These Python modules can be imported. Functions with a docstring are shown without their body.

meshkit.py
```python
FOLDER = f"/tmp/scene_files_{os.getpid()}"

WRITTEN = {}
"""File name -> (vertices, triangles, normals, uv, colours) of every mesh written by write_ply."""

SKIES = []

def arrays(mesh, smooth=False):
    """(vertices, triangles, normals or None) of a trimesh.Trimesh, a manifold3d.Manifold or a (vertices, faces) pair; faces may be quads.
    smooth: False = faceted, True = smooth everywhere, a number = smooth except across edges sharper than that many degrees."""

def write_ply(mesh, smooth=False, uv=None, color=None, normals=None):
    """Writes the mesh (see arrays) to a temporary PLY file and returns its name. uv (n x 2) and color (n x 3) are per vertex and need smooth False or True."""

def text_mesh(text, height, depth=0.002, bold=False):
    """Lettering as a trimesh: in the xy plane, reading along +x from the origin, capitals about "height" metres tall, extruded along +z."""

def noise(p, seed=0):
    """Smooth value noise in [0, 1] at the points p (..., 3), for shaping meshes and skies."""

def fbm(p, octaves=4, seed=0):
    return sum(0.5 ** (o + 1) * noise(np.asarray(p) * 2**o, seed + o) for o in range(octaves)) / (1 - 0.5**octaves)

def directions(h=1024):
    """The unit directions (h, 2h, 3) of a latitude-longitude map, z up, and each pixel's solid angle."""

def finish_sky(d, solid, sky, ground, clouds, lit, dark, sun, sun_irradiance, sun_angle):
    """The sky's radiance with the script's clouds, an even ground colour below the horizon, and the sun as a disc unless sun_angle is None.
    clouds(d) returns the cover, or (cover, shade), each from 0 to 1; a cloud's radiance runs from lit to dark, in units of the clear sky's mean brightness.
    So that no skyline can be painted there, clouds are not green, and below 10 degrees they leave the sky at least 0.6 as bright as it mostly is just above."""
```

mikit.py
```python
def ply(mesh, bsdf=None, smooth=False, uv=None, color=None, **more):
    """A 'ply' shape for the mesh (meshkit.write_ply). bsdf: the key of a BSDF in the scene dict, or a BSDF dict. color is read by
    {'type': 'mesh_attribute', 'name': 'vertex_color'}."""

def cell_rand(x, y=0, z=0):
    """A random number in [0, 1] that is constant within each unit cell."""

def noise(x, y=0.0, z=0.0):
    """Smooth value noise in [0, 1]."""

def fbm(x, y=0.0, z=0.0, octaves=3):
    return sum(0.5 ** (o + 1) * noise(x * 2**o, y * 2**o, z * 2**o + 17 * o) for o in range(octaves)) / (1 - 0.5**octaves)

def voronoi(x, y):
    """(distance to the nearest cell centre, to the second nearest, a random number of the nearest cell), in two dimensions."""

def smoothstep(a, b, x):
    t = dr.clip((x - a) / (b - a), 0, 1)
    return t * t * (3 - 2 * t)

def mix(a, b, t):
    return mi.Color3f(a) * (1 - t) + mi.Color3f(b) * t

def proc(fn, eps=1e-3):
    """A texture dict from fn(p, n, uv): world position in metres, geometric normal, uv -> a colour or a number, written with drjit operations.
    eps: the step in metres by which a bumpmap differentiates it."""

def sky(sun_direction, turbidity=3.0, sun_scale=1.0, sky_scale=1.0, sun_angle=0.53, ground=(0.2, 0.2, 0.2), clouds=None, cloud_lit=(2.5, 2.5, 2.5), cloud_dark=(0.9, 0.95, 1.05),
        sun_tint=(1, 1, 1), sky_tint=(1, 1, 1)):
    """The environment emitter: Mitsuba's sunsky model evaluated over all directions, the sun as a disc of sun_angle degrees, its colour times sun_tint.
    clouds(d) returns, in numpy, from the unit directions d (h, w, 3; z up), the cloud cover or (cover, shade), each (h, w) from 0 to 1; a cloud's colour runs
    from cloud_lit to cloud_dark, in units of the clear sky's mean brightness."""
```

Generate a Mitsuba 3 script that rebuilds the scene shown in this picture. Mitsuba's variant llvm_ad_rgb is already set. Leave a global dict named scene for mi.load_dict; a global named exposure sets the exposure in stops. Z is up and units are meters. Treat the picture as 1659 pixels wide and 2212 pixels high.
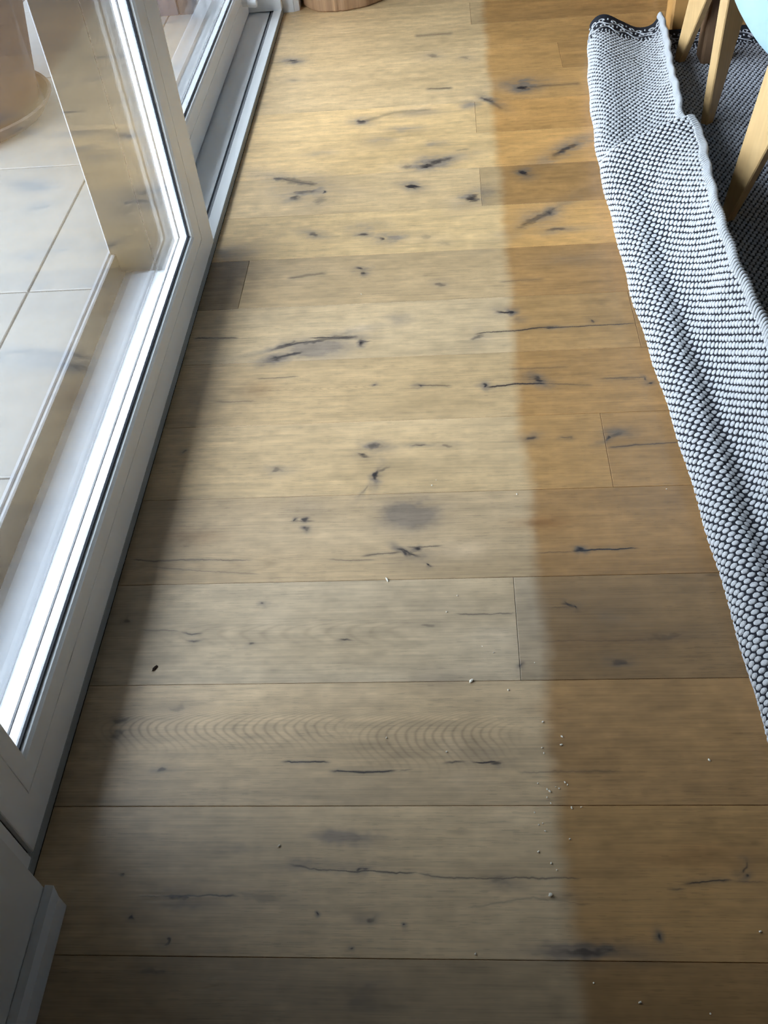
import math
import numpy as np
import trimesh
import drjit as dr
import mitsuba as mi
import mikit
import meshkit
from mikit import fbm, noise, smoothstep, mix, cell_rand, proc

T = mi.ScalarTransform4f
scene, labels = {}, {}
rng = np.random.default_rng(7)

# ---------------------------------------------------------------- camera, sky, exposure
exposure = 4.8
CAM = np.array([0.5395, 0.0, 1.1225])
FWD = np.array([-0.0814, 0.6808, -0.7279])
UP = np.array([0.0272, 0.7316, 0.6812])
scene['camera'] = {'type': 'perspective', 'fov': 44.237, 'fov_axis': 'x', 'near_clip': 0.02, 'far_clip': 200.0,
                   'to_world': T().look_at(origin=CAM.tolist(), target=(CAM + FWD).tolist(), up=UP.tolist())}


def overcast(d):
    x, y, z = d[..., 0], d[..., 1], d[..., 2]
    cover = np.ones_like(z)
    toward = 0.5 + 0.5 * (x * -0.73 + y * -0.46 + z * 0.51)       # thinner cloud where the sun stands behind it
    shade = 1.0 - np.clip((toward - 0.15) / 0.85, 0, 1) ** 4.5 + 0.08 * np.sin(5.1 * x + 1.3 * y) * np.cos(3.7 * y - 0.6)
    return cover, np.clip(shade, 0, 1)


scene['sky'] = mikit.sky((-0.73, -0.46, 0.51), turbidity=4.0, sun_scale=0.0, clouds=overcast, cloud_lit=(4.6, 5.35, 6.1),
                         cloud_dark=(0.20, 0.25, 0.31), ground=(0.3, 0.3, 0.3))

# ---------------------------------------------------------------- helpers


def lab(key, label, cat=None, group=None, kind=None):
    d = {'label': label}
    if cat:
        d['category'] = cat
    if group:
        d['group'] = group
    if kind:
        d['kind'] = kind
    labels[key] = d


def add(key, mesh, bsdf, smooth=False, **kw):
    scene[key] = mikit.ply(mesh, bsdf, smooth=smooth, **kw)


def num(base, i):
    return base if i == 0 else '%s_%03d' % (base, i)


def box(x0, x1, y0, y1, z0, z1):
    m = trimesh.creation.box(extents=(x1 - x0, y1 - y0, z1 - z0))
    m.apply_translation(((x0 + x1) / 2, (y0 + y1) / 2, (z0 + z1) / 2))
    return m


def bevel_box(x0, x1, y0, y1, z0, z1, b=0.003):
    """A box whose vertical edges and top edges are chamfered."""
    def ring(i, z):
        c = b
        return [(x0 + i + c, y0 + i, z), (x1 - i - c, y0 + i, z), (x1 - i, y0 + i + c, z), (x1 - i, y1 - i - c, z),
                (x1 - i - c, y1 - i, z), (x0 + i + c, y1 - i, z), (x0 + i, y1 - i - c, z), (x0 + i, y0 + i + c, z)]
    return loft([ring(0, z0), ring(0, z1 - b), ring(b, z1)])


def loft(rings, caps=True):
    """Closed loops of equal length joined by quads; end caps as fans."""
    r = np.array(rings, float)
    n, k = r.shape[:2]
    v = r.reshape(-1, 3)
    f = []
    for i in range(n - 1):
        for j in range(k):
            a, b = i * k + j, i * k + (j + 1) % k
            f += [(a, b, b + k), (a, b + k, a + k)]
    if caps:
        c0, c1 = len(v), len(v) + 1
        v = np.vstack([v, r[0].mean(0), r[-1].mean(0)])
        for j in range(k):
            f.append((c0, (j + 1) % k, j))
            f.append((c1, (n - 1) * k + j, (n - 1) * k + (j + 1) % k))
    m = trimesh.Trimesh(v, np.array(f), process=False)
    if m.volume < 0:
        m.invert()
    return m


def extrude_y(poly, y0, y1):
    """A closed (x, z) profile run along y, ends capped by triangulation."""
    from shapely.geometry import Polygon
    m = trimesh.creation.extrude_polygon(Polygon(poly), y1 - y0)
    v = m.vertices.copy()
    m.vertices = np.stack([v[:, 0], v[:, 2] + y0, v[:, 1]], 1)
    if m.volume < 0:
        m.invert()
    return m


def frame_pieces(y0, y1, z0, z1, prof):
    """A rectangular frame with mitred corners in the (y, z) plane; prof = closed list of (inset, x). Returns bottom, top, near, far pieces."""
    corners = [(y0, z0, 1, 1), (y1, z0, -1, 1), (y1, z1, -1, -1), (y0, z1, 1, -1)]
    rings = [[(x, cy + sy * i, cz + sz * i) for i, x in prof] for cy, cz, sy, sz in corners]
    pick = {'bottom': (0, 1), 'far': (1, 2), 'top': (2, 3), 'near': (3, 0)}
    out = {}
    for k, (a, b) in pick.items():
        m = trimesh.Trimesh(*cap_loft(rings[a], rings[b], prof), process=False)
        if m.volume < 0:
            m.invert()
        out[k] = m
    return out


def cap_loft(ra, rb, prof):
    from shapely.geometry import Polygon
    v2, f2 = trimesh.creation.triangulate_polygon(Polygon(prof), engine='earcut')
    p = np.array(prof)
    idx = [int(np.argmin(((p - q) ** 2).sum(1))) for q in v2]
    f2 = [[idx[i] for i in t] for t in f2]
    k = len(prof)
    v = np.array(list(ra) + list(rb), float)
    sgn = 1
    f = []
    area = sum(p[i][0] * p[(i + 1) % k][1] - p[(i + 1) % k][0] * p[i][1] for i in range(k))
    for j in range(k):
        a, b = j, (j + 1) % k
        q = [(a, b, b + k), (a, b + k, a + k)]
        f += q if area > 0 else [t[::-1] for t in q]
    t2 = np.array(f2)
    # orientation of the cap triangles in profile space
    d = p[t2]
    s = np.cross(d[:, 1] - d[:, 0], d[:, 2] - d[:, 0])
    t2 = np.where((s > 0)[:, None], t2, t2[:, ::-1])
    f += [tuple(t[::-1]) for t in t2] + [tuple(t + k) for t in t2]
    return v, np.array(f)


def tube(pts, r, sides=6):
    p = np.asarray(pts, float)
    t = np.gradient(p, axis=0)
    t /= np.linalg.norm(t, axis=1, keepdims=True) + 1e-12
    a = np.cross(t, np.where(np.abs(t[:, 2:]) < 0.9, [0, 0, 1.0], [1.0, 0, 0]))
    a /= np.linalg.norm(a, axis=1, keepdims=True)
    b = np.cross(t, a)
    ang = np.arange(sides) * 2 * np.pi / sides
    rr = np.broadcast_to(r, (len(p),))
    rings = p[:, None] + rr[:, None, None] * (np.cos(ang)[None, :, None] * a[:, None] + np.sin(ang)[None, :, None] * b[:, None])
    return loft(rings)


def lathe(profile, n=48, center=(0, 0, 0)):
    ang = np.arange(n) * 2 * np.pi / n
    rings = [[(r * math.cos(t) + center[0], r * math.sin(t) + center[1], z + center[2]) for t in ang] for r, z in profile]
    return loft(rings)


def solid(rgb, rough=0.5, spec=0.5):
    return {'type': 'twosided', 'bsdf': {'type': 'principled', 'base_color': {'type': 'rgb', 'value': list(rgb)}, 'roughness': rough, 'specular': spec}}


def textured(fn, rough=0.5, spec=0.5, bump=None, bscale=0.001):
    b = {'type': 'principled', 'base_color': proc(fn), 'roughness': rough, 'specular': spec}
    if bump is not None:
        b = {'type': 'bumpmap', 'arbitrary': proc(bump, eps=4e-4), 'scale': bscale, 'bsdf': b}
    return {'type': 'twosided', 'bsdf': b}


# ---------------------------------------------------------------- knots, cracks, halos and crumbs of the floor, in metres
KN=[(0.070,2.915,0.0168,0.0107,2.78,0.92),(0.090,2.776,0.0110,0.0079,2.67,0.34),(0.491,2.887,0.0176,0.0128,2.78,0.40),(0.589,2.857,0.0142,0.0123,2.42,0.34),(0.738,2.626,0.0190,0.0133,2.91,1.10),(0.644,2.566,0.0270,0.0077,2.16,0.80),(0.308,2.481,0.0145,0.0104,2.79,0.80),(0.482,2.216,0.0214,0.0108,-3.07,1.10),(0.510,2.237,0.0326,0.0121,-2.79,0.80),(0.435,2.215,0.0128,0.0110,2.08,0.46),(0.444,2.115,0.0140,0.0091,2.50,1.03),(0.157,2.174,0.0623,0.0134,2.70,0.63),(0.114,2.191,0.0117,0.0093,2.26,0.69),(0.165,2.092,0.0142,0.0115,-2.61,0.75),(0.179,2.119,0.0309,0.0089,-3.08,0.57),(0.229,2.112,0.0060,0.0041,1.84,0.92),(0.223,2.073,0.0246,0.0155,-2.33,0.40),(0.589,2.044,0.0239,0.0140,-2.34,0.86),(0.590,2.038,0.0085,0.0078,2.13,0.80),(0.818,2.257,0.0433,0.0122,-2.41,0.86),(0.809,2.249,0.0118,0.0078,-2.34,0.57),(0.713,2.152,0.0118,0.0096,1.60,1.10),(0.732,1.943,0.0647,0.0103,-2.41,0.57),(0.758,1.964,0.0168,0.0101,-2.19,0.80),(0.764,1.890,0.0278,0.0062,-3.14,0.57),(0.225,1.923,0.0175,0.0071,2.73,0.69),(0.341,1.908,0.0133,0.0063,3.00,0.80),(0.373,1.885,0.0069,0.0060,2.46,0.92),(0.473,1.885,0.0118,0.0099,2.79,0.29),(0.519,1.854,0.0115,0.0100,1.86,0.25),(0.339,1.773,0.0071,0.0036,3.01,0.90),(0.347,1.754,0.0071,0.0044,2.97,0.80),(0.512,1.697,0.0097,0.0068,2.99,0.45),(0.187,1.466,0.0162,0.0074,-2.86,1.00),(0.219,1.481,0.0237,0.0037,-2.78,0.85),(0.205,1.506,0.0311,0.0046,-2.86,0.80),(0.278,1.522,0.0417,0.0053,-2.80,0.70),(0.316,1.525,0.0259,0.0046,3.13,0.80),(0.350,1.508,0.0076,0.0064,1.58,0.90),(0.220,1.514,0.0069,0.0049,-1.81,0.60),(0.383,1.378,0.0035,0.0027,2.93,0.80),(0.470,1.370,0.0052,0.0033,3.03,0.80),(0.053,1.211,0.0051,0.0024,3.03,0.50),(0.397,1.207,0.0119,0.0056,2.79,0.55),(0.378,1.184,0.0084,0.0045,2.82,0.85),(0.472,1.206,0.0145,0.0024,-3.14,0.60),(0.516,1.202,0.0112,0.0035,3.09,0.40),(0.649,1.584,0.0055,0.0054,2.35,1.00),(0.726,1.531,0.0107,0.0038,3.07,0.90),(0.580,1.510,0.0140,0.0067,-1.79,0.50),(0.806,1.549,0.0045,0.0038,-3.11,0.60),(0.595,1.358,0.0053,0.0051,1.74,0.90),(0.692,1.373,0.0120,0.0061,2.44,0.85),(0.880,1.365,0.0050,0.0032,1.93,0.60),(0.888,1.351,0.0047,0.0040,1.14,0.90),(0.662,1.217,0.0080,0.0058,-2.96,0.70),(0.720,1.213,0.0039,0.0029,-3.14,0.40),(0.800,1.208,0.0104,0.0037,-2.66,0.80),(0.817,1.214,0.0122,0.0042,-2.66,0.50),(0.225,1.158,0.0115,0.0057,3.05,0.50),(0.403,1.137,0.0141,0.0041,1.44,1.20),(0.410,1.150,0.0107,0.0040,-2.31,0.50),(0.382,1.101,0.0145,0.0028,-2.16,0.35),(0.264,1.037,0.0039,0.0024,-1.64,0.80),(0.281,1.036,0.0046,0.0036,-2.55,0.80),(0.286,1.017,0.0046,0.0040,-2.38,0.80),(0.450,0.963,0.0109,0.0042,2.34,0.90),(0.460,0.962,0.0079,0.0053,2.49,0.70),(0.482,0.935,0.0044,0.0030,1.91,0.90),(0.468,0.970,0.0066,0.0029,3.10,0.80),(0.244,0.864,0.0029,0.0022,2.92,0.70),(0.035,0.841,0.0054,0.0041,2.69,0.60),(0.222,0.791,0.0040,0.0025,-2.87,0.70),(0.716,0.957,0.0042,0.0037,-2.93,0.90),(0.699,0.849,0.0049,0.0032,2.32,1.00),(0.692,0.852,0.0096,0.0025,2.55,0.80),(0.487,0.821,0.0095,0.0025,-3.12,0.35),(0.752,0.755,0.0087,0.0047,2.80,0.65),(0.619,0.750,0.0039,0.0026,1.47,0.80),(0.824,0.797,0.0260,0.0047,-3.05,0.35),(0.133,0.685,0.0141,0.0069,-3.00,0.35),(0.062,0.669,0.0094,0.0057,2.98,0.60),(0.066,0.648,0.0106,0.0050,3.06,0.45),(0.133,0.595,0.0074,0.0027,-3.08,0.65),(0.410,0.459,0.0051,0.0028,3.12,0.80),(0.116,0.454,0.0037,0.0031,-2.83,0.60),(0.187,0.426,0.0091,0.0044,3.09,0.90),(0.137,0.402,0.0025,0.0020,2.53,1.00),(0.185,0.372,0.0042,0.0032,-3.05,0.70),(0.363,0.406,0.0017,0.0016,2.58,0.90),(0.396,0.369,0.0021,0.0015,3.10,0.70),(0.461,0.395,0.0016,0.0016,2.96,0.80),(0.177,0.342,0.0087,0.0030,3.13,0.40),(0.856,0.466,0.0042,0.0024,0.89,0.70),(0.858,0.456,0.0037,0.0027,1.44,0.80),(0.745,0.386,0.0041,0.0030,1.23,0.80),(0.569,0.602,0.0131,0.0026,3.14,0.80),(0.420,0.402,0.0053,0.0032,-2.82,0.50),(0.287,0.424,0.0227,0.0043,3.01,0.25),(0.667,0.367,0.0307,0.0049,-3.13,0.60),(0.573,0.446,0.0109,0.0044,-3.13,0.30),(0.843,1.363,0.0199,0.0039,3.14,0.35),(0.643,0.430,0.0134,0.0048,-3.12,0.20)]
CR=[(0.436,3.0477,0.556,3.0448,0.0091,0.45,1,1),(0.474,2.6591,0.549,2.6539,0.0060,0.60,1,1),(0.753,2.6294,0.897,2.6315,0.0074,0.45,1,1),(0.644,2.5633,0.677,2.5020,0.0056,0.40,1,1),(0.308,2.4810,0.387,2.5229,0.0084,0.35,1,0),(0.387,2.5229,0.487,2.5259,0.0084,0.35,0,1),(0.459,2.2143,0.497,2.2146,0.0047,1.00,1,1),(0.114,2.1931,0.157,2.1697,0.0047,0.80,1,0),(0.157,2.1697,0.208,2.1502,0.0046,0.80,0,1),(0.549,2.2856,0.585,2.2910,0.0049,0.40,1,1),(0.689,1.9132,0.727,1.9352,0.0039,0.60,1,0),(0.727,1.9352,0.772,1.9832,0.0040,0.60,0,1),(0.180,1.7452,0.219,1.7543,0.0045,0.50,1,0),(0.219,1.7543,0.264,1.7576,0.0045,0.50,0,1),(0.171,1.4667,0.199,1.4736,0.0029,0.90,1,0),(0.199,1.4736,0.239,1.4856,0.0030,0.90,0,1),(0.178,1.4971,0.223,1.5135,0.0027,0.80,1,0),(0.223,1.5135,0.278,1.5233,0.0027,0.80,0,0),(0.278,1.5233,0.342,1.5264,0.0027,0.80,0,1),(0.343,1.5083,0.372,1.5108,0.0023,0.70,1,1),(0.009,1.5450,0.102,1.5401,0.0023,0.70,1,1),(0.247,1.5300,0.296,1.5282,0.0023,0.90,1,0),(0.296,1.5282,0.333,1.5225,0.0023,0.90,0,1),(0.084,1.3440,0.164,1.3408,0.0017,0.45,1,1),(0.156,1.4079,0.239,1.4084,0.0021,0.40,1,1),(0.463,1.3688,0.528,1.3650,0.0017,0.60,1,1),(0.621,1.5912,0.637,1.5853,0.0031,0.95,1,0),(0.637,1.5853,0.654,1.5856,0.0031,0.95,0,1),(0.577,1.5190,0.599,1.5250,0.0019,0.85,1,0),(0.599,1.5250,0.652,1.5243,0.0019,0.85,0,0),(0.652,1.5243,0.699,1.5329,0.0020,0.85,0,0),(0.699,1.5329,0.736,1.5303,0.0020,0.85,0,0),(0.736,1.5303,0.813,1.5308,0.0019,0.85,0,0),(0.813,1.5308,0.886,1.5330,0.0019,0.85,0,1),(0.593,1.3572,0.642,1.3622,0.0020,0.90,1,0),(0.642,1.3622,0.701,1.3613,0.0020,0.90,0,1),(0.701,1.3613,0.784,1.3511,0.0016,0.35,1,1),(0.800,1.3700,0.880,1.3678,0.0017,0.50,1,1),(0.630,1.6938,0.681,1.6981,0.0025,0.35,1,0),(0.681,1.6981,0.724,1.6979,0.0025,0.35,0,1),(0.789,1.1851,0.847,1.1904,0.0017,0.70,1,0),(0.847,1.1904,0.913,1.1930,0.0017,0.70,0,1),(0.636,1.4059,0.748,1.4071,0.0018,0.35,1,1),(0.259,1.0348,0.301,1.0344,0.0012,0.55,1,1),(0.383,0.9557,0.418,0.9613,0.0017,0.70,1,0),(0.418,0.9613,0.444,0.9634,0.0017,0.70,0,1),(0.443,0.9720,0.458,0.9591,0.0019,0.90,1,0),(0.458,0.9591,0.472,0.9540,0.0019,0.90,0,1),(0.454,0.9727,0.508,0.9738,0.0013,0.70,1,1),(0.709,0.9570,0.753,0.9584,0.0014,1.00,1,0),(0.753,0.9584,0.807,0.9586,0.0014,1.00,0,1),(0.654,0.9540,0.709,0.9560,0.0013,0.35,1,1),(0.683,0.8557,0.691,0.8538,0.0015,0.90,1,0),(0.691,0.8538,0.700,0.8477,0.0015,0.90,0,1),(0.660,0.8495,0.693,0.8487,0.0011,0.40,1,1),(0.528,0.8407,0.579,0.8387,0.0012,0.65,1,0),(0.579,0.8387,0.614,0.8404,0.0012,0.65,0,1),(0.645,0.7889,0.701,0.7894,0.0012,0.35,1,0),(0.701,0.7894,0.797,0.7883,0.0012,0.35,0,1),(0.012,0.9613,0.047,0.9554,0.0015,0.50,1,0),(0.047,0.9554,0.099,0.9577,0.0015,0.50,0,0),(0.099,0.9577,0.205,0.9535,0.0014,0.50,0,1),(0.049,0.9438,0.126,0.9340,0.0011,0.30,1,0),(0.126,0.9340,0.223,0.9247,0.0011,0.30,0,1),(0.328,0.9508,0.405,0.9475,0.0013,0.40,1,1),(0.121,0.8166,0.137,0.8112,0.0015,0.70,1,0),(0.137,0.8112,0.151,0.8135,0.0015,0.70,0,1),(0.130,0.8014,0.142,0.7986,0.0015,0.75,1,0),(0.142,0.7986,0.153,0.8009,0.0015,0.75,0,1),(0.357,0.7994,0.375,0.7974,0.0016,0.95,1,1),(0.053,0.8214,0.118,0.8183,0.0012,0.30,1,1),(0.296,0.6024,0.314,0.6029,0.0013,1.00,1,0),(0.314,0.6029,0.357,0.6020,0.0013,1.00,0,1),(0.361,0.5894,0.407,0.5878,0.0014,1.00,1,0),(0.407,0.5878,0.446,0.5902,0.0014,1.00,0,1),(0.449,0.5896,0.467,0.5914,0.0009,0.40,1,1),(0.509,0.6004,0.524,0.6023,0.0012,0.70,1,0),(0.524,0.6023,0.536,0.6022,0.0012,0.70,0,1),(0.545,0.6021,0.563,0.6007,0.0013,1.00,1,0),(0.563,0.6007,0.581,0.6019,0.0013,1.00,0,1),(0.604,0.5868,0.732,0.5880,0.0013,0.30,1,1),(0.319,0.4666,0.333,0.4638,0.0010,0.70,1,0),(0.333,0.4638,0.345,0.4598,0.0010,0.70,0,0),(0.345,0.4598,0.385,0.4583,0.0010,0.70,0,0),(0.385,0.4583,0.419,0.4584,0.0010,0.70,0,0),(0.419,0.4584,0.475,0.4553,0.0010,0.70,0,1),(0.475,0.4553,0.508,0.4509,0.0009,0.55,1,0),(0.508,0.4509,0.574,0.4501,0.0009,0.55,0,0),(0.574,0.4501,0.668,0.4505,0.0009,0.55,0,1),(0.168,0.4265,0.194,0.4272,0.0012,0.80,1,0),(0.194,0.4272,0.219,0.4279,0.0012,0.80,0,0),(0.219,0.4279,0.260,0.4270,0.0012,0.80,0,1),(0.786,0.4446,0.809,0.4474,0.0010,0.90,1,0),(0.809,0.4474,0.842,0.4491,0.0010,0.90,0,1),(0.770,0.4386,0.785,0.4386,0.0010,0.80,1,1),(0.842,0.4481,0.881,0.4456,0.0008,0.40,1,1),(0.652,0.3676,0.683,0.3660,0.0008,0.60,1,1),(0.139,0.4263,0.168,0.4265,0.0008,0.40,1,1),(0.534,0.4158,0.610,0.4270,0.0011,0.25,1,0),(0.610,0.4270,0.678,0.4194,0.0011,0.25,0,1),(0.896,0.9032,0.921,0.9025,0.0026,0.40,1,1)]
HA=[(0.742,2.655,0.084,0.055,0,0.81),(0.450,2.514,0.083,0.029,0,0.41),(0.455,2.544,0.084,0.016,1,0.68),(0.590,2.542,0.032,0.028,0,0.68),(0.420,2.417,0.054,0.024,0,0.54),(0.203,2.311,0.054,0.020,0,0.34),(0.505,2.324,0.035,0.021,0,0.68),(0.356,2.360,0.054,0.040,0,0.41),(0.499,2.236,0.057,0.038,0,1.00),(0.183,2.139,0.087,0.069,0,0.81),(0.585,2.051,0.037,0.031,0,1.00),(0.454,2.109,0.027,0.020,0,0.54),(0.547,2.034,0.030,0.019,1,0.81),(0.407,2.213,0.038,0.016,1,0.68),(0.824,2.259,0.039,0.037,0,0.68),(0.732,1.943,0.057,0.046,0,0.54),(0.400,1.887,0.045,0.028,0,0.81),(0.340,1.942,0.051,0.028,0,0.47),(0.753,1.882,0.033,0.022,0,0.41),(0.041,1.862,0.065,0.034,0,0.50),(0.343,1.763,0.023,0.019,0,0.60),(0.266,1.496,0.077,0.034,0,1.00),(0.299,1.482,0.037,0.013,1,0.40),(0.345,1.551,0.025,0.017,1,0.50),(0.628,1.592,0.031,0.025,0,0.60),(0.667,1.561,0.018,0.014,0,0.40),(0.588,1.514,0.027,0.016,0,0.40),(0.157,1.378,0.043,0.034,2,0.60),(0.397,1.205,0.027,0.016,0,0.94),(0.378,1.184,0.018,0.010,0,0.40),(0.685,1.370,0.034,0.016,0,0.40),(0.884,1.358,0.016,0.014,0,0.40),(0.816,1.221,0.035,0.019,0,0.60),(0.830,1.157,0.034,0.028,1,0.35),(0.662,1.217,0.013,0.009,0,0.50),(0.098,1.006,0.062,0.020,2,0.70),(0.456,1.044,0.053,0.041,0,1.00),(0.472,0.950,0.040,0.024,0,0.60),(0.541,0.962,0.050,0.024,1,0.60),(0.663,1.016,0.050,0.016,2,0.80),(0.407,1.145,0.016,0.014,0,0.50),(0.278,1.040,0.027,0.022,0,0.30),(0.697,0.850,0.023,0.012,0,0.60),(0.752,0.755,0.022,0.012,0,0.50),(0.504,0.855,0.052,0.021,1,0.20),(0.577,0.803,0.040,0.016,1,0.30),(0.366,0.797,0.015,0.008,0,0.40),(0.738,0.833,0.060,0.049,0,0.30),(0.256,0.835,0.042,0.025,1,0.30),(0.386,0.499,0.038,0.010,0,0.94),(0.362,0.464,0.074,0.009,0,0.55),(0.244,0.486,0.047,0.005,0,0.40),(0.204,0.419,0.037,0.010,0,0.94),(0.186,0.422,0.015,0.008,0,0.60),(0.535,0.576,0.022,0.018,1,0.50),(0.521,0.622,0.024,0.016,1,0.45),(0.557,0.611,0.027,0.015,0,0.45),(0.660,0.368,0.056,0.013,0,1.00),(0.422,0.315,0.027,0.017,0,0.94),(0.571,0.448,0.033,0.013,0,0.50),(0.694,0.850,0.080,0.059,0,0.20),(0.804,0.477,0.086,0.017,2,0.50),(0.646,0.680,0.022,0.018,2,0.30),(0.284,1.061,0.044,0.037,0,0.25),(0.510,0.726,0.045,0.023,0,0.30),(0.733,0.788,0.103,0.013,2,0.40),(0.588,0.523,0.046,0.024,1,0.25),(0.394,0.705,0.065,0.022,1,0.20),(0.792,1.767,0.087,0.032,0,0.30),(0.266,1.673,0.059,0.023,0,0.08),(0.424,1.579,0.029,0.025,0,0.40),(0.191,1.730,0.052,0.034,1,0.25),(0.118,1.602,0.044,0.022,1,0.30)]
CRUMB=[(0.640,0.659),(0.661,0.625),(0.636,0.621),(0.663,0.637),(0.638,0.613),(0.627,0.571),(0.638,0.563),(0.649,0.566),(0.653,0.564),(0.641,0.560),(0.637,0.552),(0.641,0.544),(0.664,0.569),(0.666,0.538),(0.620,0.532),(0.629,0.518),(0.624,0.516),(0.631,0.508),(0.660,0.498),(0.621,0.482),(0.635,0.468),(0.641,0.460),(0.661,0.572),(0.678,0.539),(0.845,0.602),(0.860,0.391),(0.717,0.316),(0.670,0.335),(0.512,0.616),(0.564,0.782),(0.530,0.874),(0.514,0.844),(0.597,0.709),(0.492,1.107),(0.499,1.119),(0.631,1.081),(0.871,1.083),(0.789,0.306),(0.304,0.489),(0.432,0.637),(0.580,0.771),(0.636,0.753),(0.257,2.744),(0.344,1.673),(0.542,0.364)]
# ---------------------------------------------------------------- materials
BLEACH_X = 0.648   # the rug used to reach this far: beyond it the oak kept its colour


def wood_grain(u, v, r, su=1.0):
    w = 0.006 * fbm(u * 5.0 + r * 31, v * 7.0) + 0.002 * noise(u * 22 + 3, v * 20)
    streak = fbm(u * 2.2 + r * 57, (v + w * 2.2) * 85, octaves=3)
    fine = noise(u * 9 + r * 11, (v + w) * 420)
    return streak, fine


N_PL = [0]
PL_TONE = []


def plank_rand(i, k):
    return cell_rand(i * 1.0 + 0.5, k * 7.0 + 0.5, 3.5)


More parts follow.
